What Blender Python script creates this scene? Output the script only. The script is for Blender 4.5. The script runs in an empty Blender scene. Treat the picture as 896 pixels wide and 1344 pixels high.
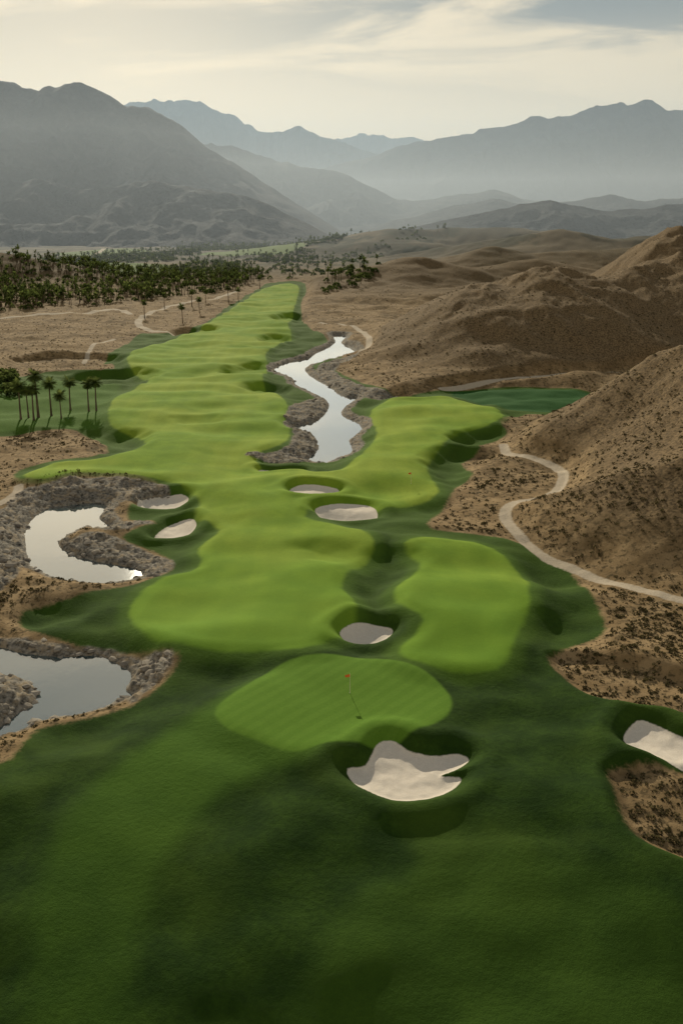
import bpy, math, numpy as np
from mathutils import Vector
rng=np.random.default_rng(7)
F=1291.0; CU=448.0; CV=672.0; H=55.0
PITCH=math.atan(387/F); cp,sp=math.cos(PITCH),math.sin(PITCH)
# ---------------------------------------------------------------- noise
def _hash(ix,iy,seed):
    h=(ix.astype(np.int64)*374761393+iy.astype(np.int64)*668265263+seed*974634777)&0xFFFFFFFF
    h=((h^(h>>13))*1274126177)&0xFFFFFFFF
    h=h^(h>>16)
    return (h&0xFFFF).astype(np.float32)/65536.0
def noise(x,y,seed=0):
    x=np.asarray(x,dtype=np.float64); y=np.asarray(y,dtype=np.float64)
    ix=np.floor(x); iy=np.floor(y); fx=(x-ix).astype(np.float32); fy=(y-iy).astype(np.float32)
    u=fx*fx*fx*(fx*(fx*6-15)+10); v=fy*fy*fy*(fy*(fy*6-15)+10)
    def g(dx,dy):
        a=_hash(ix+dx,iy+dy,seed)*6.2831853
        return np.cos(a)*(fx-dx)+np.sin(a)*(fy-dy)
    a=g(0,0);b=g(1,0);c=g(0,1);d=g(1,1)
    return 1.4*((a+(b-a)*u)*(1-v)+(c+(d-c)*u)*v)
def fbm(x,y,seed=0,oc=4,gain=0.5):
    s=0;a=1
    for i in range(oc):
        s=s+a*noise(x*2**i+13.7*i,y*2**i-7.1*i,seed+i); a*=gain
    return s
def ridged(x,y,seed=0,oc=4,gain=0.5):
    s=0;a=1;t=0
    for i in range(oc):
        s=s+a*(1-np.abs(noise(x*2**i+3.3*i,y*2**i+5.9*i,seed+i))*1.6); t+=a; a*=gain
    return s/t
def ss(a,b,x):
    t=np.clip((x-a)/(b-a),0,1); return t*t*(3-2*t)
# ---------------------------------------------------------------- base ground shape
def h0(x,y):
    x=np.asarray(x,dtype=np.float64); y=np.asarray(y,dtype=np.float64)
    fg=-0.24*5*np.log1p(np.exp(np.clip((82-y)/5,-30,30)))  # slope added to tilt the foreground away from the low sun, darkening it
    amp=ss(60,160,y)*0.9+0.45
    und=noise(x/34+4.2,y/26+1.7,3)*1.0+noise(x/15+2,y/13+8,5)*0.45
    return fg+und*amp*(1-ss(600,1000,y)*0.5)
def ray(u,v):
    a=(u-CU)/F; b=(CV-v)/F
    return a, cp+b*sp, -sp+b*cp
def P(u,v,Y):
    a,dy,dz=ray(u,v); t=Y/dy
    return (a*t,Y,H+dz*t)
def G(u,v,dz=0.0,level=None):
    a,dy,dzr=ray(u,v); z=0.0
    for _ in range(25):
        t=(H-z)/(-dzr); x,y=a*t,dy*t
        zn=(float(h0(x,y))+dz) if level is None else level
        z=0.5*z+0.5*zn
    return (x,y)
def catmull(p,closed=True,n=4):
    p=np.array(p,dtype=np.float64); m=len(p); out=[]
    rngi=range(m) if closed else range(m-1)
    for i in rngi:
        if closed: a,b,c,d=p[(i-1)%m],p[i],p[(i+1)%m],p[(i+2)%m]
        else: a,b,c,d=p[max(i-1,0)],p[i],p[i+1],p[min(i+2,m-1)]
        for k in range(n):
            t=k/n
            out.append(0.5*((2*b)+(-a+c)*t+(2*a-5*b+4*c-d)*t*t+(-a+3*b-3*c+d)*t**3))
    if not closed: out.append(p[-1])
    return np.array(out)
def poly(pts,dz=0.0,level=None,n=4):
    return catmull([G(u,v,dz,level) for u,v in pts],True,n)
def line(pts,n=5):
    return catmull([G(u,v) for u,v in pts],False,n)
def sdf(pg,x,y,margin=25.0,closed=True):
    out=np.full(x.shape,-margin,dtype=np.float32)
    lo=pg.min(0)-margin; hi=pg.max(0)+margin
    m=(x>lo[0])&(x<hi[0])&(y>lo[1])&(y<hi[1])
    if not m.any(): return out
    px=x[m].astype(np.float32); py=y[m].astype(np.float32)
    d2=np.full(px.shape,1e12,dtype=np.float32); ins=np.zeros(px.shape,dtype=bool)
    n=len(pg)
    for i in range(n if closed else n-1):
        ax,ay=pg[i]; bx,by=pg[(i+1)%n]; ex,ey=bx-ax,by-ay; L=ex*ex+ey*ey+1e-9
        wx=px-np.float32(ax); wy=py-np.float32(ay)
        t=np.clip((wx*ex+wy*ey)/L,0,1).astype(np.float32)
        dx=wx-t*np.float32(ex); dy=wy-t*np.float32(ey)
        np.minimum(d2,dx*dx+dy*dy,out=d2)
        if closed and abs(ey)>1e-9:
            c=((py>=min(ay,by))&(py<max(ay,by)))
            ins^= c & (px < ax+(py-ay)*(ex/ey))
    d=np.sqrt(d2)
    out[m]=np.maximum(np.where(ins,d,-d) if closed else -d,-margin)
    return out
# ---------------------------------------------------------------- plan of the course
CREEK=[(437,440),(440,450),(418,462),(405,470),(378,476),(360,486),(384,497),(390,507),(412,517),(432,530),(420,550),(388,560),(390,568),(412,572),(418,590),(402,606),(425,608),(447,602),(462,592),(458,578),(472,566),(470,556),(448,545),(452,535),(470,522),(450,520),(428,505),(405,492),(402,482),(430,474),(468,465),(462,456),(447,450),(455,441)]
POND2=[(37,690),(60,670),(100,662),(125,660),(140,665),(130,680),(143,690),(140,697),(110,695),(85,705),(76,715),(95,728),(130,738),(170,745),(187,755),(165,765),(120,768),(75,760),(45,745),(35,720)]
POND3=[(-150,835),(-60,842),(0,850),(30,858),(75,862),(130,862),(150,870),(172,885),(165,905),(170,915),(120,935),(60,945),(25,960),(0,968),(-60,985),(-150,1000)]
ISLET=[(-40,880),(0,885),(30,892),(48,905),(45,922),(20,940),(0,955),(-40,965)]
LV={'c':-1.3,'p2':-1.6,'p3':-1.7}
creek=poly(CREEK,level=LV['c']); pond2=poly(POND2,level=LV['p2']); pond3=poly(POND3,level=LV['p3']); islet=poly(ISLET,level=LV['p3'])
ROCKS=[poly(p) for p in [
 [(0,670),(30,645),(60,640),(90,632),(150,630),(215,641),(222,650),(175,657),(150,668),(165,682),(200,688),(150,697),(110,688),(60,668),(40,690),(25,750),(0,775),(-20,760),(-20,690)],
 [(76,715),(100,702),(140,700),(190,720),(228,738),(215,752),(185,757),(130,740)],
 [(-80,825),(0,832),(60,837),(130,845),(180,852),(228,858),(225,875),(200,893),(172,913),(150,880),(90,865),(-80,850)],
 [(375,545),(420,520),(440,540),(400,560),(420,580),(400,606),(335,606),(325,602),(370,594),(385,575)],
 [(350,485),(380,472),(400,464),(405,480),(372,490)],
 [(440,472),(475,472),(440,486),(470,505),(530,520),(515,525),(475,519),(430,498),(415,484)],
]]
GRASS=poly([(-260,1500),(-260,1020),(-20,1010),(40,962),(60,948),(172,918),(228,880),(228,858),(150,845),(60,833),(28,818),(30,800),(60,790),(110,780),(185,765),(228,745),(205,722),(160,703),(205,688),(170,680),(175,660),(222,645),(150,626),(90,626),(28,634),(25,618),(80,605),(128,598),(140,580),(100,566),(50,566),(0,572),(-120,575),(-120,500),(0,497),(60,488),(150,484),(135,470),(165,452),(185,437),(230,437),(270,425),(300,402),(340,380),(352,372),(395,370),(402,385),(395,400),(400,425),(425,440),(440,455),(450,475),(440,486),(480,505),(530,518),(580,514),(650,510),(750,512),(850,524),(840,532),(740,547),(690,545),(655,556),(665,566),(625,578),(630,588),(605,600),(620,622),(600,640),(590,655),(560,690),(600,700),(650,705),(700,718),(745,745),(775,780),(795,822),(755,840),(720,858),(740,880),(800,885),(896,925),(1010,960),(1150,1000),(1150,1500)],n=3)
BROWN=[poly(p,-0.8) for p in [[(800,1012),(850,1005),(896,1010),(1000,1025),(1010,1170),(896,1130),(840,1105),(818,1078),(806,1040)],
 [(725,864),(770,862),(850,880),(920,900),(1000,940),(1000,965),(896,935),(820,925),(760,905)]]]
FAIR=[poly(p,0.9,n=3) for p in [
 [(170,805),(185,780),(215,760),(262,745),(262,720),(288,695),(255,678),(262,660),(240,640),(200,628),(120,622),(60,630),(30,624),(70,609),(140,600),(190,585),(182,570),(145,558),(150,525),(195,500),(170,480),(175,460),(240,440),(300,410),(350,378),(390,374),(388,400),(378,425),(382,445),(350,462),(352,480),(345,500),(368,520),(380,545),(376,580),(345,592),(335,606),(350,615),(380,618),(430,620),(470,600),(495,570),(485,545),(505,527),(540,522),(590,522),(655,540),(650,555),(600,568),(575,590),(560,612),(575,645),(550,662),(500,668),(430,666),(400,680),(470,695),(490,712),(480,735),(455,752),(450,772),(468,795),(455,830),(410,850),(350,858),(280,855),(210,840),(180,825)],
 [(530,712),(570,706),(620,712),(660,730),(690,765),(693,800),(675,840),(660,875),(630,883),(580,880),(530,865),(525,850),(548,830),(550,810),(520,790),(520,770),(545,755),(550,740)],
]]
TONGUE=[poly(p,0.2) for p in [
 [(335,900),(270,935),(215,965),(150,1010),(95,1060),(60,1120),(40,1190),(40,1300),(60,1420),(170,1420),(170,1260),(195,1190),(225,1120),(270,1065),(330,1018),(420,990),(400,930)],
 [(-40,560),(-40,505),(60,500),(150,500),(145,555),(60,560)],
]]
TONGUE2=poly([(400,1420),(425,1240),(480,1165),(590,1120),(720,1115),(850,1165),(900,1260),(910,1420)],0.2)
DARKG=[poly([(590,516),(650,511),(750,513),(848,524),(830,531),(760,541),(690,540),(640,530)])]
GREEN=[poly(p,0.8) for p in [[(285,930),(335,893),(380,868),(440,860),(510,868),(560,885),(590,912),(586,938),(545,959),(490,972),(430,978),(385,988),(335,972),(295,955)]]]
SAND=[poly(p,-0.8,n=5) for p in [
 [(456,1010),(480,1005),(495,984),(515,980),(538,989),(570,992),(600,989),(615,997),(600,1009),(578,1018),(605,1021),(592,1037),(560,1048),(520,1050),(488,1040),(463,1026)],
 [(446,840),(465,826),(490,821),(515,827),(506,839),(480,848),(455,849)],
 [(413,678),(430,671),(460,671),(486,674),(495,682),(470,687),(435,687)],
 [(380,652),(395,645),(420,646),(445,652),(430,659),(393,660)],
 [(340,624),(360,620),(397,621),(390,627),(350,629)],
 [(180,662),(200,654),(235,653),(248,660),(230,669),(195,670)],
 [(203,705),(225,689),(250,687),(258,695),(240,706),(213,708)],
 [(818,972),(835,946),(860,951),(896,967),(960,980),(960,1018),(896,1007),(858,991)],
]]
HOLLOW=[(poly(p,-0.5),d) for p,d in [
 ([(38,815),(50,800),(80,797),(92,803),(70,816)],1.4),
 ([(135,590),(150,577),(180,575),(185,583),(165,593)],1.7),
 ([(95,497),(150,488),(200,492),(190,500),(120,505)],2.5),
 ([(230,437),(250,431),(280,433),(275,439),(240,441)],2.7),
 ([(300,490),(340,484),(350,492),(310,496)],2.1),
 ([(360,419),(385,414),(400,420),(375,424)],2.7),
 ([(345,448),(360,444),(378,449),(360,453)],2.3),
 ([(330,512),(370,508),(372,518),(335,519)],1.8),
 ([(565,610),(600,595),(635,598),(600,622),(580,628)],1.6),
 ([(600,580),(640,570),(665,570),(640,582)],1.5),
 ([(20,470),(100,465),(160,470),(120,480),(20,482)],2.7),
 ([(500,518),(530,516),(535,524),(505,524)],1.6),
 ([(240,556),(280,554),(280,560),(245,561)],1.0),
 ([(270,660),(290,655),(300,690),(280,700)],0.5),
 ([(400,730),(470,735),(540,735),(500,775),(505,800),(485,800),(480,760)],0.85),
 ([(540,1102),(590,1090),(680,1090),(730,1102),(640,1112)],0.45),
 ([(720,820),(760,800),(790,830),(760,860),(735,855)],1.0),
 ([(690,715),(730,735),(750,765),(720,770),(700,740)],0.75),
 ([(130,712),(180,722),(205,738),(190,748),(140,730)],0.8),
 ([(60,960),(120,940),(175,925),(160,950),(90,980)],0.8),
]]
PATHPTS=[(660,583),(668,598),(705,605),(733,616),(738,632),(722,650),(680,660),(662,675),(676,698),(710,725),(750,745),(800,765),(850,778),(896,790),(1000,812)]
PATHS=[(line(p),w) for p,w in [
 (PATHPTS,1.15),
 ([(310,383),(285,392),(250,396),(205,408),(182,422),(195,434),(235,438)],2.0),
 ([(-60,422),(0,418),(60,412),(110,412),(150,406),(170,412)],2.2),
 ([(-60,350),(0,346),(60,346),(120,336),(138,326)],3.5),
 ([(580,513),(650,507),(720,502),(800,499),(870,492),(940,488)],1.6),
 ([(420,424),(455,428),(478,440),(484,458),(470,470)],1.4),
 ([(-60,678),(0,662),(22,650),(25,640)],1.0),
 ([(110,470),(125,452),(150,446)],1.0),
]]
FIELDS=[poly(p,n=2) for p in [[(90,352),(150,345),(240,350),(230,358),(120,360)],[(250,335),(330,331),(400,332),(380,338)],[(70,333),(160,326),(200,330),(120,337)]]]
def ridgeline(pts): return np.array([P(u,v,Y) for u,v,Y in pts])
# the near right-hand hill stands on the uphill side of the cart path
HILLB_AREA=np.concatenate([PATHS[0][0][::-1],np.array([(48,262),(90,310),(330,330),(330,120)])])
RIDGES=[ # crest polyline, radius, power, kind
 (ridgeline([(445,487,372),(500,455,385),(560,428,400),(620,398,415),(680,365,430),(722,350,435),(770,366,440),(830,354,450),(896,334,460),(1000,310,470),(1200,300,480)]),108,1.1,'fade'),
 (ridgeline([(668,586,236),(720,572,235),(780,556,232),(840,535,230),(896,508,226),(980,465,222),(1100,420,220),(1250,400,215)]),125,1.2,'B'),
 (ridgeline([(740,372,600),(800,350,600),(850,322,600),(896,300,600),(980,275,620),(1150,260,640)]),150,1.2,'fade'),
 (ridgeline([(430,388,740),(500,362,760),(545,338,800),(590,356,800),(650,350,820),(700,342,830)]),110,1.15,''),
 (ridgeline([(400,392,660),(470,385,680),(560,380,700),(640,372,690)]),70,1.2,''),
 (ridgeline([(560,356,950),(600,340,950),(650,330,960),(700,338,960),(760,332,980),(850,335,1000)]),130,1.15,''),
 (ridgeline([(620,340,1200),(700,322,1200),(740,311,1200),(800,318,1200),(850,311,1200),(930,318,1200),(1100,310,1200)]),190,1.15,''),
 (ridgeline([(440,318,1600),(480,310,1600),(510,303,1600),(550,316,1600),(600,308,1620),(660,303,1600)]),230,1.15,''),
 (ridgeline([(-200,310,900),(-60,326,900),(0,332,900),(40,340,900),(85,356,880),(105,372,880)]),110,1.2,''),
]
def hills(x,y):
    out=np.zeros(x.shape)
    for pts,R,pw,kind in RIDGES:
        lo=pts.min(0)-R; hi=pts.max(0)+R
        m=(x>lo[0])&(x<hi[0])&(y>lo[1])&(y<hi[1])
        if not m.any(): continue
        px,py=x[m],y[m]; best=np.zeros(px.shape)
        wob=1+0.26*noise(px/(R*0.5),py/(R*0.5),21)+0.08*noise(px/(R*0.2),py/(R*0.2),22)
        for i in range(len(pts)-1):
            a,b=pts[i],pts[i+1]; e=b-a; L=e[0]**2+e[1]**2+1e-9
            t=np.clip(((px-a[0])*e[0]+(py-a[1])*e[1])/L,0,1)
            d=np.hypot(px-a[0]-t*e[0],py-a[1]-t*e[1])
            r0=R*0.05; d=np.sqrt(d*d+r0*r0)-r0
            z=a[2]+t*e[2]
            k=np.clip(1-d*wob/R,0,1)**pw
            best=np.maximum(best,np.maximum(z,0)*k)
        if kind=='fade': best=best*ss(pts[0,0]-15,pts[0,0]+55,px)
        if kind=='B':
            sb=sdf(HILLB_AREA,px,py,60.0); best=best*np.clip((sb-0.5)/34,0,1)**0.8
        out[m]=np.maximum(out[m],best)
    return out
def terrain(x,y):
    s={}
    s['water']=np.maximum(sdf(creek,x,y),sdf(pond2,x,y))
    wp3=np.minimum(sdf(pond3,x,y),-sdf(islet,x,y))
    lev=np.where(sdf(creek,x,y)>-24,LV['c'],np.where(sdf(pond2,x,y)>wp3,LV['p2'],LV['p3']))
    s['water']=np.maximum(s['water'],wp3)
    s['grass']=sdf(GRASS,x,y)
    for b in BROWN: s['grass']=np.minimum(s['grass'],-sdf(b,x,y))
    s['rock']=np.maximum.reduce([sdf(r,x,y) for r in ROCKS]+[s['water']+1.2,sdf(islet,x,y)+0.6, sdf(creek,x,y)+3.2, sdf(pond2,x,y)+2.0])
    s['fair']=np.maximum.reduce([sdf(f,x,y) for f in FAIR])
    s['tongue']=np.maximum.reduce([sdf(f,x,y) for f in TONGUE])
    s['tongue2']=sdf(TONGUE2,x,y)
    s['darkg']=np.maximum.reduce([sdf(f,x,y) for f in DARKG])
    s['green']=np.maximum.reduce([sdf(f,x,y) for f in GREEN])
    s['sand']=np.maximum.reduce([sdf(f,x,y) for f in SAND])
    s['field']=np.maximum.reduce([sdf(f,x,y,60) for f in FIELDS])
    s['path']=np.maximum.reduce([sdf(l,x,y,closed=False)+w for l,w in PATHS])
    h=h0(x,y)
    gin=ss(-6,4,s['grass'])
    h=h+1.4*ss(-5.0,2.5,s['fair']+0.8*noise(x/8,y/8,38))+0.8*ss(-4,1.5,s['green'])+0.3*ss(-4,1,s['tongue'])
    fin_=ss(0,4,s['fair'])
    h=h+fin_*(0.45*noise(x/15,y/11,35)+0.07*noise(x/6,y/5,36))
    rough=gin*(1-ss(-2,2,s['fair']))*(1-ss(-3,1,s['green']))*(1-ss(-4,0,s['sand']))*(1-0.6*ss(-3,2,s['tongue']))
    h=h+rough*(0.75*noise(x/12,y/9,33)+0.15*noise(x/4.8,y/4,34))
    for pg,d in HOLLOW: 
        q=ss(-4.5,2.0,sdf(pg,x,y)+0.9*noise(x/4,y/4,37)); h=h-d*q
    sd=s['sand']
    h=h-1.05*ss(-1.7,0.6,sd)+0.34*np.exp(-((sd+2.6)/1.3)**2)+ (sd>0)*(0.08*fbm(x/1.8,y/1.8,60,2)-0.15*ss(0.3,2.5,sd))
    brown=np.maximum.reduce([sdf(b,x,y) for b in BROWN])
    h=h-1.4*ss(-1.6,1.2,brown)
    out=1-gin
    h=h+out*(0.55*fbm(x/16,y/14,41,4)+0.2)
    far=ss(500,1000,y)*ss(-0.02,0.12,x/y)
    h=h+far*np.maximum(0,ridged(x/330,y/260,55,2)-0.45)*26*ss(500,1500,y)*(1-ss(1900,2400,y))
    hh=hills(x,y)*ss(3,-9,s['grass'])
    nearw=1-ss(500,900,y)
    er=(ridged(x/26,y/48,71,4)-0.62)*nearw+(ridged(x/120,y/160,72,3)-0.62)*(1-nearw)
    hh=hh*(1+0.17*er*ss(0,8,hh))+ss(2,12,hh)*(0.20*fbm(x/8,y/8,77,4))*nearw
    hh=hh*(1-0.55*ss(-5,0,s['path']))
    h=h+hh
    s['hill']=hh
    dW=-s['water']
    w=ss(0.0,6.5,dW)
    h=np.where(dW>0,(lev+0.20*dW+0.25)*(1-w)+h*w-0.25*(1-ss(0,1.2,dW)),lev-0.15-0.5*np.minimum(-dW,3))
    rk=ss(-0.8,1.2,s['rock'])*ss(-0.3,1.0,dW)
    led=(dW+1.6*noise(x/6,y/6,88))*0.9
    h=h+rk*(0.45*(ss(0.25,0.75,led-np.floor(led))-(led-np.floor(led)))+0.6*np.abs(fbm(x/3.2,y/2.4,81,4))+1.0*(ridged(x/8,y/6,83,4)-0.6))
    s['lev']=lev
    s['h']=h
    return s
# ---------------------------------------------------------------- mesh helpers
def mesh_np(name,V,Fc,mats=(),mat_idx=None,smooth=False,attrs=None):
    V=np.ascontiguousarray(V,dtype=np.float32); Fc=np.ascontiguousarray(Fc,dtype=np.int32)
    me=bpy.data.meshes.new(name); k=Fc.shape[1]
    me.vertices.add(len(V)); me.vertices.foreach_set('co',V.ravel())
    me.loops.add(Fc.size); me.loops.foreach_set('vertex_index',Fc.ravel())
    me.polygons.add(len(Fc)); me.polygons.foreach_set('loop_start',np.arange(0,Fc.size,k,dtype=np.int32))
    me.polygons.foreach_set('loop_total',np.full(len(Fc),k,dtype=np.int32))
    for m in mats: me.materials.append(m)
    if mat_idx is not None: me.polygons.foreach_set('material_index',np.ascontiguousarray(mat_idx,dtype=np.int32))
    me.update(calc_edges=True)
    me.polygons.foreach_set('use_smooth',np.full(len(Fc),smooth,dtype=bool))
    if attrs:
        for n,a in attrs.items():
            at=me.attributes.new(n,'FLOAT','POINT'); at.data.foreach_set('value',np.ascontiguousarray(a,dtype=np.float32).ravel())
    ob=bpy.data.objects.new(name,me); bpy.context.scene.collection.objects.link(ob)
    return ob
def grid_faces(nr,nc):
    i=np.arange(nr-1)[:,None]*nc+np.arange(nc-1)[None,:]
    i=i.ravel(); return np.stack([i,i+1,i+1+nc,i+nc],1)
# ---------------------------------------------------------------- node helpers
class NT:
    def __init__(s,mat_name):
        s.m=bpy.data.materials.new(mat_name); s.m.use_nodes=True; s.t=s.m.node_tree; s.t.nodes.clear()
        s.out=s.n('ShaderNodeOutputMaterial'); s.pos=s.n('ShaderNodeNewGeometry').outputs['Position']
    def n(s,ty): return s.t.nodes.new(ty)
    def l(s,a,b): s.t.links.new(a,b)
    def put(s,sock,v):
        if isinstance(v,bpy.types.NodeSocket): s.l(v,sock)
        elif isinstance(v,(tuple,list)): sock.default_value=(tuple(v)+(1,))[:4] if sock.type=='RGBA' else tuple(v)
        else: sock.default_value=v
    def noise(s,scale,detail=4,rough=0.55,vec=None,dist=0.0):
        n=s.n('ShaderNodeTexNoise'); n.inputs['Scale'].default_value=scale; n.inputs['Detail'].default_value=detail
        n.inputs['Roughness'].default_value=rough; n.inputs['Distortion'].default_value=dist
        s.l(vec or s.pos,n.inputs['Vector']); return n.outputs['Fac']
    def vor(s,scale,vec=None):
        n=s.n('ShaderNodeTexVoronoi'); n.inputs['Scale'].default_value=scale; s.l(vec or s.pos,n.inputs['Vector']); return n.outputs['Distance']
    def attr(s,name):
        a=s.n('ShaderNodeAttribute'); a.attribute_name=name; return a.outputs['Fac']
    def math(s,op,a,b=0.0,c=0.0):
        n=s.n('ShaderNodeMath'); n.operation=op; s.put(n.inputs[0],a); s.put(n.inputs[1],b); s.put(n.inputs[2],c); return n.outputs[0]
    def mr(s,x,a,b,c=0.0,d=1.0,smooth=True):
        n=s.n('ShaderNodeMapRange'); n.interpolation_type='SMOOTHSTEP' if smooth else 'LINEAR'
        s.put(n.inputs[0],x)
        for k,v in zip((1,2,3,4),(a,b,c,d)): n.inputs[k].default_value=v
        return n.outputs[0]
    def mix(s,f,a,b,mode='MIX'):
        n=s.n('ShaderNodeMix'); n.data_type='RGBA'; n.blend_type=mode
        s.put(n.inputs[0],f); s.put(n.inputs[6],a); s.put(n.inputs[7],b); return n.outputs[2]
    def scale(s,v):
        n=s.n('ShaderNodeMapping'); n.inputs['Scale'].default_value=v; s.l(s.pos,n.inputs['Vector']); return n.outputs[0]
    def bump(s,h,strength,dist):
        n=s.n('ShaderNodeBump'); n.inputs['Distance'].default_value=dist; s.put(n.inputs['Strength'],strength); s.l(h,n.inputs['Height']); return n.outputs[0]
    def bsdf(s,col,rough=0.9,spec=0.2,normal=None,metal=0.0):
        b=s.n('ShaderNodeBsdfPrincipled'); s.put(b.inputs['Base Color'],col); s.put(b.inputs['Roughness'],rough)
        b.inputs['Specular IOR Level'].default_value=spec; b.inputs['Metallic'].default_value=metal
        if normal: s.l(normal,b.inputs['Normal'])
        return b
    def fin(s,sh): s.l(sh.outputs[0] if hasattr(sh,'outputs') else sh,s.out.inputs['Surface']); return s.m
def leafmat(name,c1,c2,trans=0.35):
    t=NT(name); v=t.attr('var'); col=t.mix(v,c1,c2)
    d=t.n('ShaderNodeBsdfDiffuse'); t.put(d.inputs[0],col)
    if trans<=0: return t.fin(d)
    tr=t.n('ShaderNodeBsdfTranslucent'); t.put(tr.inputs[0],col)
    m=t.n('ShaderNodeMixShader'); m.inputs[0].default_value=trans; t.l(d.outputs[0],m.inputs[1]); t.l(tr.outputs[0],m.inputs[2])
    return t.fin(m)
# ---------------------------------------------------------------- terrain material
def terrain_mat():
    t=NT('golf_course_ground')
    n_big=t.noise(0.03,4); n_mid=t.noise(0.22,5); n_fine=t.noise(1.6,5,0.65); n_vf=t.noise(7.0,3,0.7)
    wob=t.math('MULTIPLY_ADD',n_mid,1.2,-0.6); wobf=t.math('MULTIPLY_ADD',n_fine,1.6,-0.8)
    def mask(name,w=0.25,k=None,off=0.0):
        a=t.attr(name)
        if k is not None: a=t.math('ADD',a,k)
        if off: a=t.math('ADD',a,off)
        return t.mr(a,-w,w)
    des=t.mix(t.mr(n_big,0.35,0.65),(0.18,0.122,0.06),(0.28,0.19,0.095))
    des=t.mix(t.mr(n_mid,0.4,0.62),des,(0.35,0.245,0.13))
    des=t.mix(t.mr(t.noise(0.9,4,0.7),0.50,0.62,0,0.75),des,(0.07,0.054,0.027))
    hill=t.mr(t.attr('hill'),1.0,8.0)
    hcol=t.mix(t.mr(n_fine,0.36,0.64),(0.075,0.055,0.032),(0.25,0.175,0.095))
    des=t.mix(t.math('MULTIPLY',hill,0.85),des,hcol)
    sep=t.n('ShaderNodeSeparateXYZ'); t.l(t.pos,sep.inputs[0])
    farf=t.mr(sep.outputs['Y'],650,1400)
    patch=t.mix(t.mr(t.noise(0.006,5,0.6,vec=t.scale((1,0.5,1))),0.42,0.6),(0.06,0.056,0.034),(0.16,0.13,0.08))
    patch=t.mix(t.mr(t.noise(0.02,5,0.6,vec=t.scale((1,0.4,1))),0.46,0.6),patch,(0.028,0.038,0.02))
    des=t.mix(t.math('MULTIPLY',farf,0.85),des,patch)
    col=t.mix(mask('field',6,None),des,(0.13,0.185,0.05))
    gr=t.mix(t.mr(n_mid,0.3,0.7),(0.019,0.045,0.007),(0.038,0.078,0.011))  # foreground shade is partly put into this dark rough colour
    gr=t.mix(t.mr(n_fine,0.38,0.66,0,0.4),gr,(0.013,0.03,0.006))
    gr=t.mix(t.mr(t.noise(0.07,3),0.45,0.68,0,0.5),gr,(0.066,0.115,0.015))
    farg=t.mr(sep.outputs['Y'],95,200)
    gr=t.mix(t.math('MULTIPLY',farg,0.55),gr,(0.085,0.155,0.019))
    col=t.mix(mask('grass',0.5,wobf),col,gr)
    # mown apron colour thins into the rough colour towards the near slope
    apron=t.math('MULTIPLY',mask('tongue',1.8,wob),t.mr(sep.outputs['Y'],62,98,0.30,0.85))
    col=t.mix(apron,col,t.mix(n_mid,(0.066,0.14,0.016),(0.09,0.18,0.020)))
    col=t.mix(t.math('MULTIPLY',mask('tongue2',2.0,wob),0.42),col,(0.06,0.118,0.015))
    col=t.mix(t.math('MULTIPLY',mask('fair',1.3,wob,1.8),0.6),col,(0.088,0.165,0.019))
    fa=t.mix(t.mr(n_mid,0.3,0.7),(0.165,0.275,0.022),(0.215,0.335,0.028))
    fa=t.mix(t.mr(n_big,0.4,0.62,0,0.6),fa,(0.32,0.39,0.045))
    fa=t.mix(t.mr(n_fine,0.4,0.75,0,0.22),fa,(0.11,0.20,0.017))
    fa=t.mix(t.mr(sep.outputs['Y'],190,100),fa,t.mix(n_mid,(0.12,0.24,0.022),(0.17,0.30,0.028)))
    mw=t.math('SINE',t.math('MULTIPLY_ADD',n_big,14.0,t.math('MULTIPLY',sep.outputs['X'],1.15)))
    fa=t.mix(t.mr(mw,-0.6,0.6,0,0.12),fa,(0.11,0.20,0.018))
    col=t.mix(mask('fair',0.6,wob),col,fa)
    col=t.mix(mask('darkg',1.2,wob),col,(0.022,0.09,0.016))
    rot=t.n('ShaderNodeVectorRotate'); rot.inputs['Angle'].default_value=math.radians(38); rot.rotation_type='Z_AXIS'; t.l(t.pos,rot.inputs['Vector'])
    sx=t.n('ShaderNodeSeparateXYZ'); t.l(rot.outputs[0],sx.inputs[0])
    st=t.mr(t.math('SINE',t.math('MULTIPLY',sx.outputs['X'],3.6)),-0.35,0.35)
    gg=t.mix(st,(0.115,0.225,0.023),(0.128,0.243,0.027)); gg=t.mix(t.mr(n_fine,0.3,0.7,0,0.3),gg,(0.088,0.178,0.019))
    col=t.mix(mask('green',0.35),col,gg)
    rk=t.mix(t.mr(n_fine,0.3,0.7),(0.075,0.069,0.058),(0.36,0.325,0.27))
    rk=t.mix(t.mr(t.noise(0.5,5,0.7,vec=t.scale((1,1,3))),0.46,0.64,0,0.75),rk,(0.36,0.28,0.18))
    rk=t.mix(t.mr(t.vor(0.8),0.0,0.3),(0.055,0.05,0.042),rk)
    rmask=mask('rock',0.5,t.math('MULTIPLY',wob,2.0)); col=t.mix(rmask,col,rk)
    pth=t.mix(n_fine,(0.40,0.33,0.24),(0.60,0.51,0.39)); col=t.mix(mask('path',0.25,t.math('MULTIPLY',wobf,0.5)),col,pth)
    sn=t.mix(n_fine,(0.70,0.61,0.50),(0.84,0.76,0.65)); smask=mask('sand',0.10,t.math('MULTIPLY',wobf,0.15)); col=t.mix(smask,col,sn)
    col=t.mix(t.mr(n_vf,0.3,0.7,0,0.28),col,t.mix(1.0,col,(0.5,0.5,0.45),'MULTIPLY'))
    hgt=t.math('ADD',t.math('MULTIPLY',n_vf,0.06),t.math('MULTIPLY',n_fine,0.15))
    st=t.mix(mask('fair',0.5),(0.7,)*3,(0.15,)*3); st=t.mix(mask('green',0.4),st,(0.07,)*3); st=t.mix(smask,st,(0.22,)*3); st=t.mix(rmask,st,(1,1,1))
    b2=t.bump(hgt,st,1.0)
    return t.fin(t.bsdf(col,0.95,0.04,b2))
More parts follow.
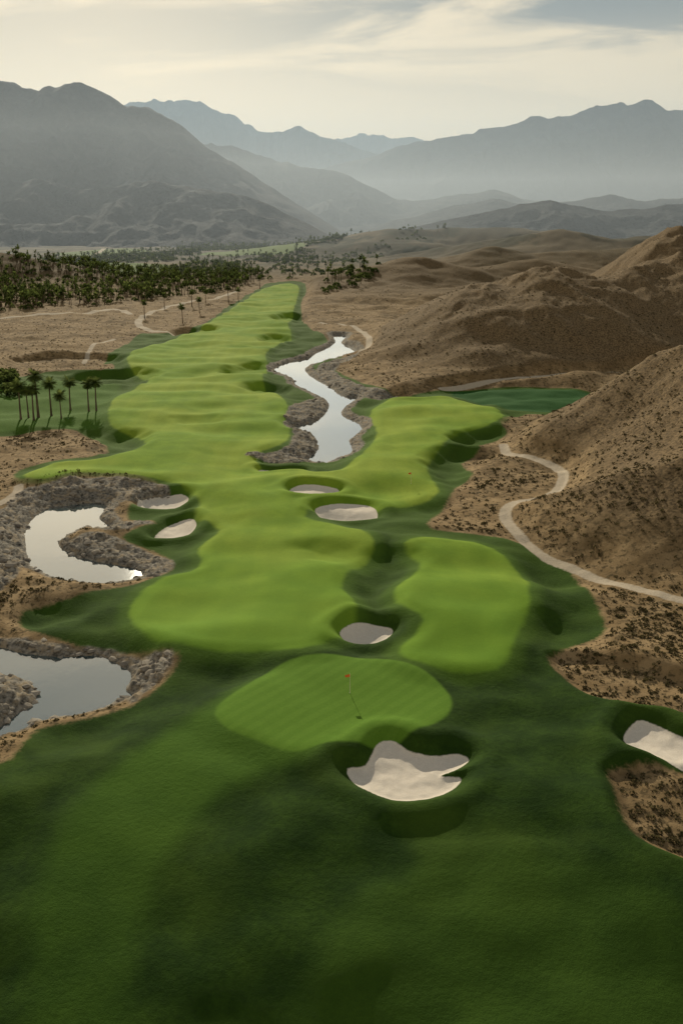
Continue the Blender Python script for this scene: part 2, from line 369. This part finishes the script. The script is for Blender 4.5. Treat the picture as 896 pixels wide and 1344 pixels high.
MAT_T=terrain_mat()
rowsY=np.concatenate([np.geomspace(34,1500,1040),np.geomspace(1500,15000,140)[1:]])
cols=np.linspace(-0.62,0.62,860)
Xg=(rowsY[:,None]*cols[None,:]).ravel(); Yg=np.repeat(rowsY,len(cols))
T=terrain(Xg,Yg)
fc=grid_faces(len(rowsY),len(cols))
keys=['grass','fair','tongue','tongue2','darkg','green','sand','rock','path','field','hill']
ground=mesh_np('ground',np.stack([Xg,Yg,T['h']],1),fc,[MAT_T],smooth=True,attrs={k:T[k] for k in keys})
def water_mat():
    t=NT('water_surface')
    b=t.bump(t.noise(0.9,3,0.5,vec=t.scale((1,0.6,1))),0.03,0.2)
    fr=t.n('ShaderNodeFresnel'); fr.inputs[0].default_value=1.6; t.l(b,fr.inputs['Normal'])
    d=t.n('ShaderNodeBsdfDiffuse'); d.inputs[0].default_value=(0.05,0.085,0.09,1)
    g=t.n('ShaderNodeBsdfGlossy'); g.inputs['Roughness'].default_value=0.02; g.inputs[0].default_value=(0.96,0.98,1,1); t.l(b,g.inputs['Normal'])
    m=t.n('ShaderNodeMixShader'); t.l(t.mr(fr.outputs[0],0.10,0.40,0.22,0.97,False),m.inputs[0]); t.l(d.outputs[0],m.inputs[1]); t.l(g.outputs[0],m.inputs[2]); return t.fin(m)
MAT_W=water_mat()
for nm,pg,lv in (('creek',creek,LV['c']),('pond',pond2,LV['p2']),('pond',pond3,LV['p3'])):
    s=sdf(pg,Xg,Yg); ok=s>-1.6
    f=fc[ok[fc].all(1)]; used=np.unique(f); mp=np.zeros(len(Xg),dtype=np.int64); mp[used]=np.arange(len(used))
    mesh_np(nm,np.stack([Xg[used],Yg[used],np.full(len(used),lv)],1),mp[f],[MAT_W],smooth=True)
# ---------------------------------------------------------------- mountains
def mountain_mat(name,c1,c2):
    t=NT(name); n=t.noise(0.012,6,0.65); n2=t.noise(0.05,5,0.7)
    c=t.mix(t.mr(n,0.35,0.65),c1,c2); c=t.mix(t.mr(n2,0.4,0.65,0,0.5),c,tuple(0.5*q for q in c1))
    return t.fin(t.bsdf(c,0.95,0.05,t.bump(n2,0.8,14.0)))
MM=mountain_mat('mountain_rock',(0.024,0.030,0.036),(0.052,0.055,0.056))
def mountain(name,pts,Y,W,seed,sc,amp=0.42,nx=420,ny=110):
    p=np.array([P(u,v,Y) for u,v in pts]); x0,x1=p[0,0],p[-1,0]
    xs=np.linspace(x0-W*0.35,x1+W*0.35,nx); ts=np.linspace(-1,1,ny)
    cr=np.interp(xs,p[:,0],p[:,2]); 
    k=np.exp(-np.linspace(-2,2,9)**2); k/=k.sum(); cr=np.convolve(np.pad(cr,4,mode='edge'),k,'valid')
    cr=cr*ss(x0-W*0.35,x0,xs)*ss(x1+W*0.35,x1,xs)
    cr=cr*(1+0.035*fbm(xs/(sc*0.5),xs*0+seed,seed+60,5,0.6))
    X,Tt=np.meshgrid(xs,ts); C=np.repeat(cr[None],ny,0)
    wav=noise(X/(sc*2.2),np.full_like(X,seed*1.3),seed)*W*0.22
    Yy=Y+Tt*W+wav*(1-Tt**2)
    prof=(1-np.abs(Tt))**1.15
    r=ridged(X/sc,Yy/(sc*1.3),seed+9,6,0.55)
    mid=np.clip(np.abs(Tt)*4,0,1)*(1-np.abs(Tt))**0.4
    Z=C*(prof-amp*(0.85-r)*mid*1.3)+C*0.035*fbm(X/(sc*0.35),Yy/(sc*0.35),seed+30,4)*(prof>0)
    Z=np.where(np.abs(Tt)>0.98,-30,Z)-2
    mesh_np(name,np.stack([X.ravel(),Yy.ravel(),Z.ravel()],1),grid_faces(ny,nx),[MM],smooth=True)
mountain('mountain',[(-330,120),(-200,70),(-60,90),(0,100),(30,112),(55,121),(68,112),(90,106),(112,107),(150,118),(200,142),(240,167),(270,192),(330,228),(400,272),(450,305)],3300,1200,101,420)
mountain('mountain',[(-300,240),(-60,245),(0,236),(40,232),(100,246),(150,242),(200,235),(260,245),(320,255),(360,270),(400,290),(440,312)],2400,500,131,230)
mountain('mountain',[(150,190),(250,190),(275,184),(300,188),(340,200),(390,215),(440,222),(480,240),(520,261),(540,263),(600,255),(650,249),(690,262),(740,268),(800,280)],4900,1100,161,420)
mountain('mountain',[(60,170),(120,150),(180,134),(200,128),(240,124),(262,129),(300,148),(340,168),(370,172),(390,163),(420,176),(480,198),(560,235)],10500,1800,191,800)
mountain('mountain',[(380,200),(440,182),(470,172),(500,178),(530,176),(560,186),(640,205)],13500,1300,221,900)
mountain('mountain',[(440,215),(500,196),(560,180),(620,176),(660,162),(700,148),(745,153),(780,139),(820,130),(862,131),(896,140),(980,150),(1150,130),(1300,150)],7600,1650,251,750)
mountain('mountain',[(540,285),(600,268),(650,260),(700,268),(760,262),(800,254),(835,262),(900,258),(1000,240),(1150,250)],3700,700,281,300)
mountain('mountain',[(520,302),(590,286),(640,276),(680,265),(720,262),(760,270),(800,276),(860,268),(896,264),(1050,255),(1200,262)],2500,430,301,230)
# ---------------------------------------------------------------- vegetation prototypes
def palm(hgt,nfr,seg,crown,r,trunk_sides=7,trunk_seg=6,leaflets=False):
    V=[];Fq=[];M=[];C=[]
    lean=r.uniform(-0.04,0.04,2)*hgt
    for i in range(trunk_seg+1):
        t=i/trunk_seg; rad=(0.30-0.12*t+0.12*math.exp(-t*9))*(hgt/10)
        for k in range(trunk_sides):
            a=2*math.pi*k/trunk_sides
            V.append((lean[0]*t*t+rad*math.cos(a),lean[1]*t*t+rad*math.sin(a),hgt*t)); C.append(r.uniform(0,1))
    for i in range(trunk_seg):
        for k in range(trunk_sides):
            a=i*trunk_sides+k;b=i*trunk_sides+(k+1)%trunk_sides
            Fq.append((a,b,b+trunk_sides,a+trunk_sides)); M.append(0)
    top=np.array([lean[0],lean[1],hgt])
    for j in range(nfr):
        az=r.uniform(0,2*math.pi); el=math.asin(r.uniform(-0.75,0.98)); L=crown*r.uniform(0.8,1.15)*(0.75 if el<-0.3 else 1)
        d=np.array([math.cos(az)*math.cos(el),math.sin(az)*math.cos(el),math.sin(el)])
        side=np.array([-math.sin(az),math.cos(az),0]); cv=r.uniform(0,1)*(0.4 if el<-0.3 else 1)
        pts=[];p=top.copy();dd=d.copy()
        for i in range(seg+1):
            pts.append(p.copy()); p=p+dd*L/seg; dd=dd+np.array([0,0,-0.95/seg]); dd/=np.linalg.norm(dd)
        for i in range(seg):
            w0=crown*0.17*math.sin(math.pi*min(1,(i+0.25)/(seg+0.3))); w1=crown*0.17*math.sin(math.pi*min(1,(i+1.2)/(seg+0.3)))
            if leaflets:
                for q in range(3):
                    tt=(q+0.5)/3; b=pts[i]*(1-tt)+pts[i+1]*tt; ax=(pts[i+1]-pts[i])/np.linalg.norm(pts[i+1]-pts[i])
                    w=(w0*(1-tt)+w1*tt)*1.7
                    for sgn in (-1,1):
                        tip=b+sgn*side*w+ax*w*0.7+np.array([0,0,-w*0.35])
                        n=len(V); hw=ax*L/seg*0.13
                        V+= [tuple(b-hw),tuple(b+hw),tuple(tip+hw*0.3),tuple(tip-hw*0.3)]; C+=[cv]*4; Fq.append((n,n+1,n+2,n+3)); M.append(1)
            else:
                n=len(V); dn=np.array([0,0,-0.3])
                V+=[tuple(pts[i]-side*w0+dn*w0),tuple(pts[i]+side*w0+dn*w0),tuple(pts[i+1]+side*w1+dn*w1),tuple(pts[i+1]-side*w1+dn*w1)]; C+=[cv]*4
                Fq.append((n,n+1,n+2,n+3)); M.append(1)
    return np.array(V),np.array(Fq),np.array(M),np.array(C)
def shrub(nq,r,sz=0.5,flat=0.65,leaf=0.28):
    V=[];Fq=[];C=[]
    for j in range(nq):
        v=r.normal(size=3); v/=np.linalg.norm(v); v=v*r.uniform(0.5,1)**0.5*sz; v[2]=abs(v[2])*flat+0.03
        a=r.normal(size=3); a/=np.linalg.norm(a); b=np.cross(a,r.normal(size=3)); b/=np.linalg.norm(b)
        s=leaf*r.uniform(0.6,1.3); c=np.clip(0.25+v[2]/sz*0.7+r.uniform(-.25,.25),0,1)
        n=len(V); V+=[tuple(v-a*s),tuple(v-b*s*0.7),tuple(v+a*s),tuple(v+b*s*0.7)]; C+=[c]*4; Fq.append((n,n+1,n+2,n+3))
    return np.array(V),np.array(Fq),np.zeros(nq,int),np.array(C)
def scatter(name,protos,pos,scl,r,mats,smooth=False):
    Vs=[];Fs=[];Ms=[];Cs=[];off=0
    pid=r.integers(0,len(protos),len(pos)); ang=r.uniform(0,6.283,len(pos)); tone=r.uniform(-0.3,0.3,len(pos))
    for k,(V,Fq,M,C) in enumerate(protos):
        ix=np.where(pid==k)[0]
        if len(ix)==0: continue
        c,s=np.cos(ang[ix])[:,None],np.sin(ang[ix])[:,None]; q=scl[ix][:,None]
        X=(V[None,:,0]*c-V[None,:,1]*s)*q+pos[ix,0][:,None]; Y=(V[None,:,0]*s+V[None,:,1]*c)*q+pos[ix,1][:,None]; Z=V[None,:,2]*q+pos[ix,2][:,None]
        Vs.append(np.stack([X,Y,Z],2).reshape(-1,3))
        Fs.append((Fq[None]+(np.arange(len(ix))*len(V))[:,None,None]).reshape(-1,Fq.shape[1])+off); off+=len(ix)*len(V)
        Ms.append(np.tile(M,len(ix))); Cs.append(np.clip(C[None]+tone[ix][:,None],0,1).ravel())
    return mesh_np(name,np.concatenate(Vs),np.concatenate(Fs),mats,np.concatenate(Ms),smooth,{'var':np.concatenate(Cs)})
BARK=leafmat('palm_bark',(0.09,0.07,0.05),(0.18,0.14,0.10),0.0)
FROND=leafmat('palm_frond',(0.04,0.06,0.018),(0.17,0.21,0.055),0.5)
LEAF=leafmat('tree_leaf',(0.026,0.046,0.015),(0.13,0.16,0.045),0.45)
SCRUB=leafmat('scrub_leaf',(0.04,0.034,0.016),(0.13,0.108,0.05),0.2)
def hz(x,y): return terrain(np.array(x,dtype=float),np.array(y,dtype=float))
NEAR=[(28,552,9.5),(38,549,8.0),(45,553,9.0),(51,549,12.0),(68,547,9.5),(81,551,6.5),(93,540,8.6),(117,541,8.4),(127,541,8.6),(240,424,9),(262,412,8),(300,398,10),(313,396,8),(341,379,9),(190,418,9),(216,404,8),(252,402,9),(270,398,7)]
px,py=np.array([G(u,v) for u,v,_ in NEAR]).T; pz=hz(px,py)['h']
for (u,v,hh),x,y,z in zip(NEAR,px,py,pz):
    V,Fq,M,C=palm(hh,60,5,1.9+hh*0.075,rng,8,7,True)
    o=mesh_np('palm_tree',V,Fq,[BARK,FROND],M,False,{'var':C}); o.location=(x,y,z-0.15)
gp=[palm(rng.uniform(5.5,8.5),24,3,2.9,rng,5,2) for _ in range(6)]
bt=[]
for _ in range(4):
    V,Fq,M,C=shrub(60,rng,2.6,1.0,0.8); V[:,2]+=0.8; bt.append((V,Fq,M,C))
def in_poly_points(pts,n,lo=None):
    pg=poly(pts,n=2); a=pg.min(0);b=pg.max(0)
    q=rng.uniform(a,b,(n*3,2)); s=sdf(pg,q[:,0],q[:,1],5); q=q[s>0][:n]; return q
def place(q): z=hz(q[:,0],q[:,1]); return np.column_stack([q,z['h']-0.2]),z
A=in_poly_points([(-60,378),(0,374),(60,362),(150,358),(230,352),(330,354),(345,366),(300,384),(250,388),(190,396),(130,402),(60,406),(-60,410)],2300)
Aq,z=place(A); keep=(z['path']<-3)&(fbm(A[:,0]/45,A[:,1]/60,5,2)>-0.25)&(z['grass']<-2)&(z['field']<0); Aq=Aq[keep]
half=rng.random(len(Aq))<0.75
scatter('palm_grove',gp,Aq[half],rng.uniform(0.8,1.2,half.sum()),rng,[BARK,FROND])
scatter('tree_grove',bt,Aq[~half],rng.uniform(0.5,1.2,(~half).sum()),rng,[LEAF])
B=np.concatenate([in_poly_points([(-60,345),(100,340),(150,330),(250,324),(400,320),(460,330),(380,345),(230,348),(90,352)],4200),in_poly_points([(345,368),(370,345),(470,345),(480,362),(400,366)],200),in_poly_points([(415,392),(440,380),(500,378),(470,392)],50),in_poly_points([(400,335),(560,318),(600,330),(480,345)],350)])
Bq,z=place(B); keep=(z['field']<0)&(z['path']<-3)&(fbm(B[:,0]/120,B[:,1]/200,8,3)>-0.15); Bq=Bq[keep]
scatter('distant_tree_grove',bt+gp[:2],Bq,rng.uniform(0.6,1.3,len(Bq)),rng,[LEAF,FROND])
C0=in_poly_points([(-80,520),(-60,492),(0,490),(24,498),(28,515),(10,525)],26); Cq,z=place(C0)
scatter('broadleaf_tree_cluster',bt,Cq,rng.uniform(0.8,1.3,len(Cq)),rng,[LEAF])
n=150000; yy=np.exp(rng.uniform(np.log(75),np.log(900),n)); xx=yy*rng.uniform(-0.5,0.58,n)
z=hz(xx,yy); dens=0.42+0.5*fbm(xx/18,yy/18,91,3)
keep=(z['grass']<-0.8)&(z['rock']<-0.5)&(z['path']<-0.7)&(z['field']<0)&(rng.random(n)<dens*(1-0.6*ss(300,700,yy)))
sp_=np.column_stack([xx,yy,z['h']-0.05])[keep]; print('scrub',len(sp_))
sh=[shrub(16,rng,0.42,0.75,0.17) for _ in range(6)]
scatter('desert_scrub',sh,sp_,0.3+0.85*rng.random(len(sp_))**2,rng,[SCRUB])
def rock(r):
    ph=(1+5**.5)/2
    V=np.array([(-1,ph,0),(1,ph,0),(-1,-ph,0),(1,-ph,0),(0,-1,ph),(0,1,ph),(0,-1,-ph),(0,1,-ph),(ph,0,-1),(ph,0,1),(-ph,0,-1),(-ph,0,1)],float)/1.9
    Fc=np.array([(0,11,5),(0,5,1),(0,1,7),(0,7,10),(0,10,11),(1,5,9),(5,11,4),(11,10,2),(10,7,6),(7,1,8),(3,9,4),(3,4,2),(3,2,6),(3,6,8),(3,8,9),(4,9,5),(2,4,11),(6,2,10),(8,6,7),(9,8,1)])
    V=V*r.uniform(0.7,1.3,(12,1))*np.array([1,0.8,0.5]); return V,Fc,np.zeros(20,int),np.full(12,r.uniform(0.3,0.7))
RK=leafmat('rock_grey',(0.12,0.105,0.088),(0.40,0.355,0.29),0.0)
n=60000; yy=np.exp(rng.uniform(np.log(85),np.log(520),n)); xx=yy*rng.uniform(-0.42,0.1,n); z=hz(xx,yy)
keep=(z['rock']>0)&(z['water']<0.3)&(rng.random(n)<np.clip(0.18+0.5*fbm(xx/5,yy/5,95,2),0,0.6)); rp=np.column_stack([xx,yy,z['h']-0.05])[keep]; print('rocks',len(rp))
scatter('shoreline_rocks',[rock(rng) for _ in range(8)],rp,0.15+0.9*rng.random(len(rp))**3,rng,[RK])
# ---------------------------------------------------------------- golf flags
def simple(name,col,rough=0.5):
    t=NT(name); return t.fin(t.bsdf(t.mix(t.noise(8,2),col,tuple(c*0.85 for c in col)),rough,0.4))
POLE=simple('pole_paint',(0.75,0.7,0.5)); CLOTH=simple('flag_fabric',(0.8,0.16,0.03),0.8); CUP=simple('cup_liner',(0.7,0.7,0.7))
def golf_flag(u,v,dz):
    x,y=G(u,v,dz); z=float(hz([x],[y])['h'][0])
    e=bpy.data.objects.new('golf_flag',None); bpy.context.scene.collection.objects.link(e); e.location=(x,y,z)
    V=[];Fq=[]
    for i,(r,h) in enumerate([(0.035,-0.1),(0.03,0.9),(0.022,2.5),(0.034,2.52),(0.028,2.58)]):
        for k in range(10): V.append((r*math.cos(k*.6283),r*math.sin(k*.6283),h))
    for i in range(4):
        for k in range(10): Fq.append((i*10+k,i*10+(k+1)%10,(i+1)*10+(k+1)%10,(i+1)*10+k))
    p=mesh_np('pole',V,Fq,[POLE],smooth=True); p.parent=e
    V=[];Fq=[]
    for i in range(9):
        t=i/8
        for k in range(3): V.append((-0.02-0.55*t,0.07*math.sin(t*7)*t,2.48-0.40*k/2*(1-0.25*t)-0.12*t))
    for i in range(8):
        for k in range(2): a=i*3+k; Fq.append((a,a+1,a+4,a+3))
    c=mesh_np('flag_cloth',V,Fq,[CLOTH],smooth=True); c.parent=e
    V=[];Fq=[]
    for r,h in [(0.054,-0.1),(0.054,0.012),(0.062,0.012),(0.062,-0.1)]:
        for k in range(16): V.append((r*math.cos(k*math.pi/8),r*math.sin(k*math.pi/8),h))
    for i in range(3):
        for k in range(16): Fq.append((i*16+k,i*16+(k+1)%16,(i+1)*16+(k+1)%16,(i+1)*16+k))
    c=mesh_np('cup',V,Fq,[CUP]); c.parent=e
golf_flag(459,912,0.55); golf_flag(539,640,0.7)
# ---------------------------------------------------------------- haze in the valley air
def haze(top,dens,y0,i,col):
    m=bpy.data.materials.new('haze_air'); m.use_nodes=True; nt=m.node_tree; nt.nodes.clear()
    o=nt.nodes.new('ShaderNodeOutputMaterial'); v=nt.nodes.new('ShaderNodeVolumePrincipled')
    v.inputs['Color'].default_value=col+(1,); v.inputs['Density'].default_value=dens; v.inputs['Anisotropy'].default_value=0.35
    nt.links.new(v.outputs[0],o.inputs['Volume'])
    x=11000+40*i; b=-60-3*i; y1=15500+50*i
    V=[(-x,y0,b),(x,y0,b),(x,y1,b),(-x,y1,b),(-x,y0,top),(x,y0,top),(x,y1,top),(-x,y1,top)]
    mesh_np('haze_layer',V,[(0,3,2,1),(4,5,6,7),(0,1,5,4),(1,2,6,5),(2,3,7,6),(3,0,4,7)],[m])
haze(300,1.45e-4,900,0,(0.66,0.74,0.82)); haze(1350,5.2e-5,920,1,(0.46,0.64,0.86))
# ---------------------------------------------------------------- sun + sky
AZ=math.radians(-12); EL=math.radians(21)
to_sun=Vector((math.sin(AZ)*math.cos(EL),math.cos(AZ)*math.cos(EL),math.sin(EL)))
L=bpy.data.lights.new('sun','SUN'); L.energy=5.0; L.angle=math.radians(0.6); L.color=(1,0.9,0.70)
so=bpy.data.objects.new('sun',L); bpy.context.scene.collection.objects.link(so); so.rotation_euler=to_sun.to_track_quat('Z','Y').to_euler(); so.location=(0,0,200)
w=bpy.data.worlds.new('World'); bpy.context.scene.world=w; w.use_nodes=True; nt=w.node_tree; nt.nodes.clear()
wo=nt.nodes.new('ShaderNodeOutputWorld'); bg=nt.nodes.new('ShaderNodeBackground'); bg.inputs[1].default_value=0.09
sky=nt.nodes.new('ShaderNodeTexSky'); sky.sky_type='NISHITA'; sky.sun_disc=False; sky.sun_elevation=EL; sky.sun_rotation=AZ; sky.air_density=1.2; sky.dust_density=2.0
tc=nt.nodes.new('ShaderNodeTexCoord')
def N(ty): return nt.nodes.new(ty)
def mixw(f,a,b,mode='MIX'):
    n=N('ShaderNodeMix'); n.data_type='RGBA'; n.blend_type=mode
    for s,v in ((n.inputs[0],f),(n.inputs[6],a),(n.inputs[7],b)):
        if isinstance(v,bpy.types.NodeSocket): nt.links.new(v,s)
        elif isinstance(v,tuple): s.default_value=v+(1,)
        else: s.default_value=v
    return n.outputs[2]
def mrw(x,a,b,c=0,d=1):
    n=N('ShaderNodeMapRange'); n.interpolation_type='SMOOTHSTEP'; nt.links.new(x,n.inputs[0])
    for k,v in zip((1,2,3,4),(a,b,c,d)): n.inputs[k].default_value=v
    return n.outputs[0]
sp3=N('ShaderNodeSeparateXYZ'); nt.links.new(tc.outputs['Generated'],sp3.inputs[0])
mp=N('ShaderNodeMapping'); mp.inputs['Scale'].default_value=(1.6,1.6,9.0); mp.inputs['Location'].default_value=(0.35,0.2,0.4); nt.links.new(tc.outputs['Generated'],mp.inputs[0])
cn=N('ShaderNodeTexNoise'); cn.inputs['Scale'].default_value=2.6; cn.inputs['Detail'].default_value=9; cn.inputs['Roughness'].default_value=0.55; cn.inputs['Distortion'].default_value=0.6; nt.links.new(mp.outputs[0],cn.inputs[0])
vc=mixw(mrw(sp3.outputs['Z'],0.30,0.55),(10.0,8.1,5.3),(2.8,2.9,2.9))
veil=mixw(0.90,sky.outputs[0],vc)
cm=mrw(cn.outputs['Fac'],0.36,0.58,0.08,1.0); e1=mrw(sp3.outputs['Z'],0.08,0.185); e2=mrw(sp3.outputs['Z'],0.20,0.32,1.0,0.5)
rt=mrw(sp3.outputs['X'],-0.25,0.25,0.42,1.0)
def mul(a,b):
    m=N('ShaderNodeMath'); m.operation='MULTIPLY'
    for s,v in zip(m.inputs,(a,b)):
        if isinstance(v,bpy.types.NodeSocket): nt.links.new(v,s)
        else: s.default_value=v
    return m.outputs[0]
nt.links.new(mixw(mul(mul(cm,mul(e1,e2)),mul(rt,0.95)),veil,(2.2,2.5,2.6)),bg.inputs[0]); nt.links.new(bg.outputs[0],wo.inputs[0])
# ---------------------------------------------------------------- camera
cam=bpy.data.cameras.new('camera'); co=bpy.data.objects.new('camera',cam); bpy.context.scene.collection.objects.link(co)
co.location=(0,0,H); co.rotation_euler=(math.pi/2-PITCH,0,0)
cam.sensor_fit='VERTICAL'; cam.sensor_height=36; cam.lens=36*F/1344; cam.clip_start=0.5; cam.clip_end=60000
sc=bpy.context.scene; sc.camera=co
sc.view_settings.view_transform='Standard'; sc.view_settings.look='None'; sc.view_settings.exposure=0
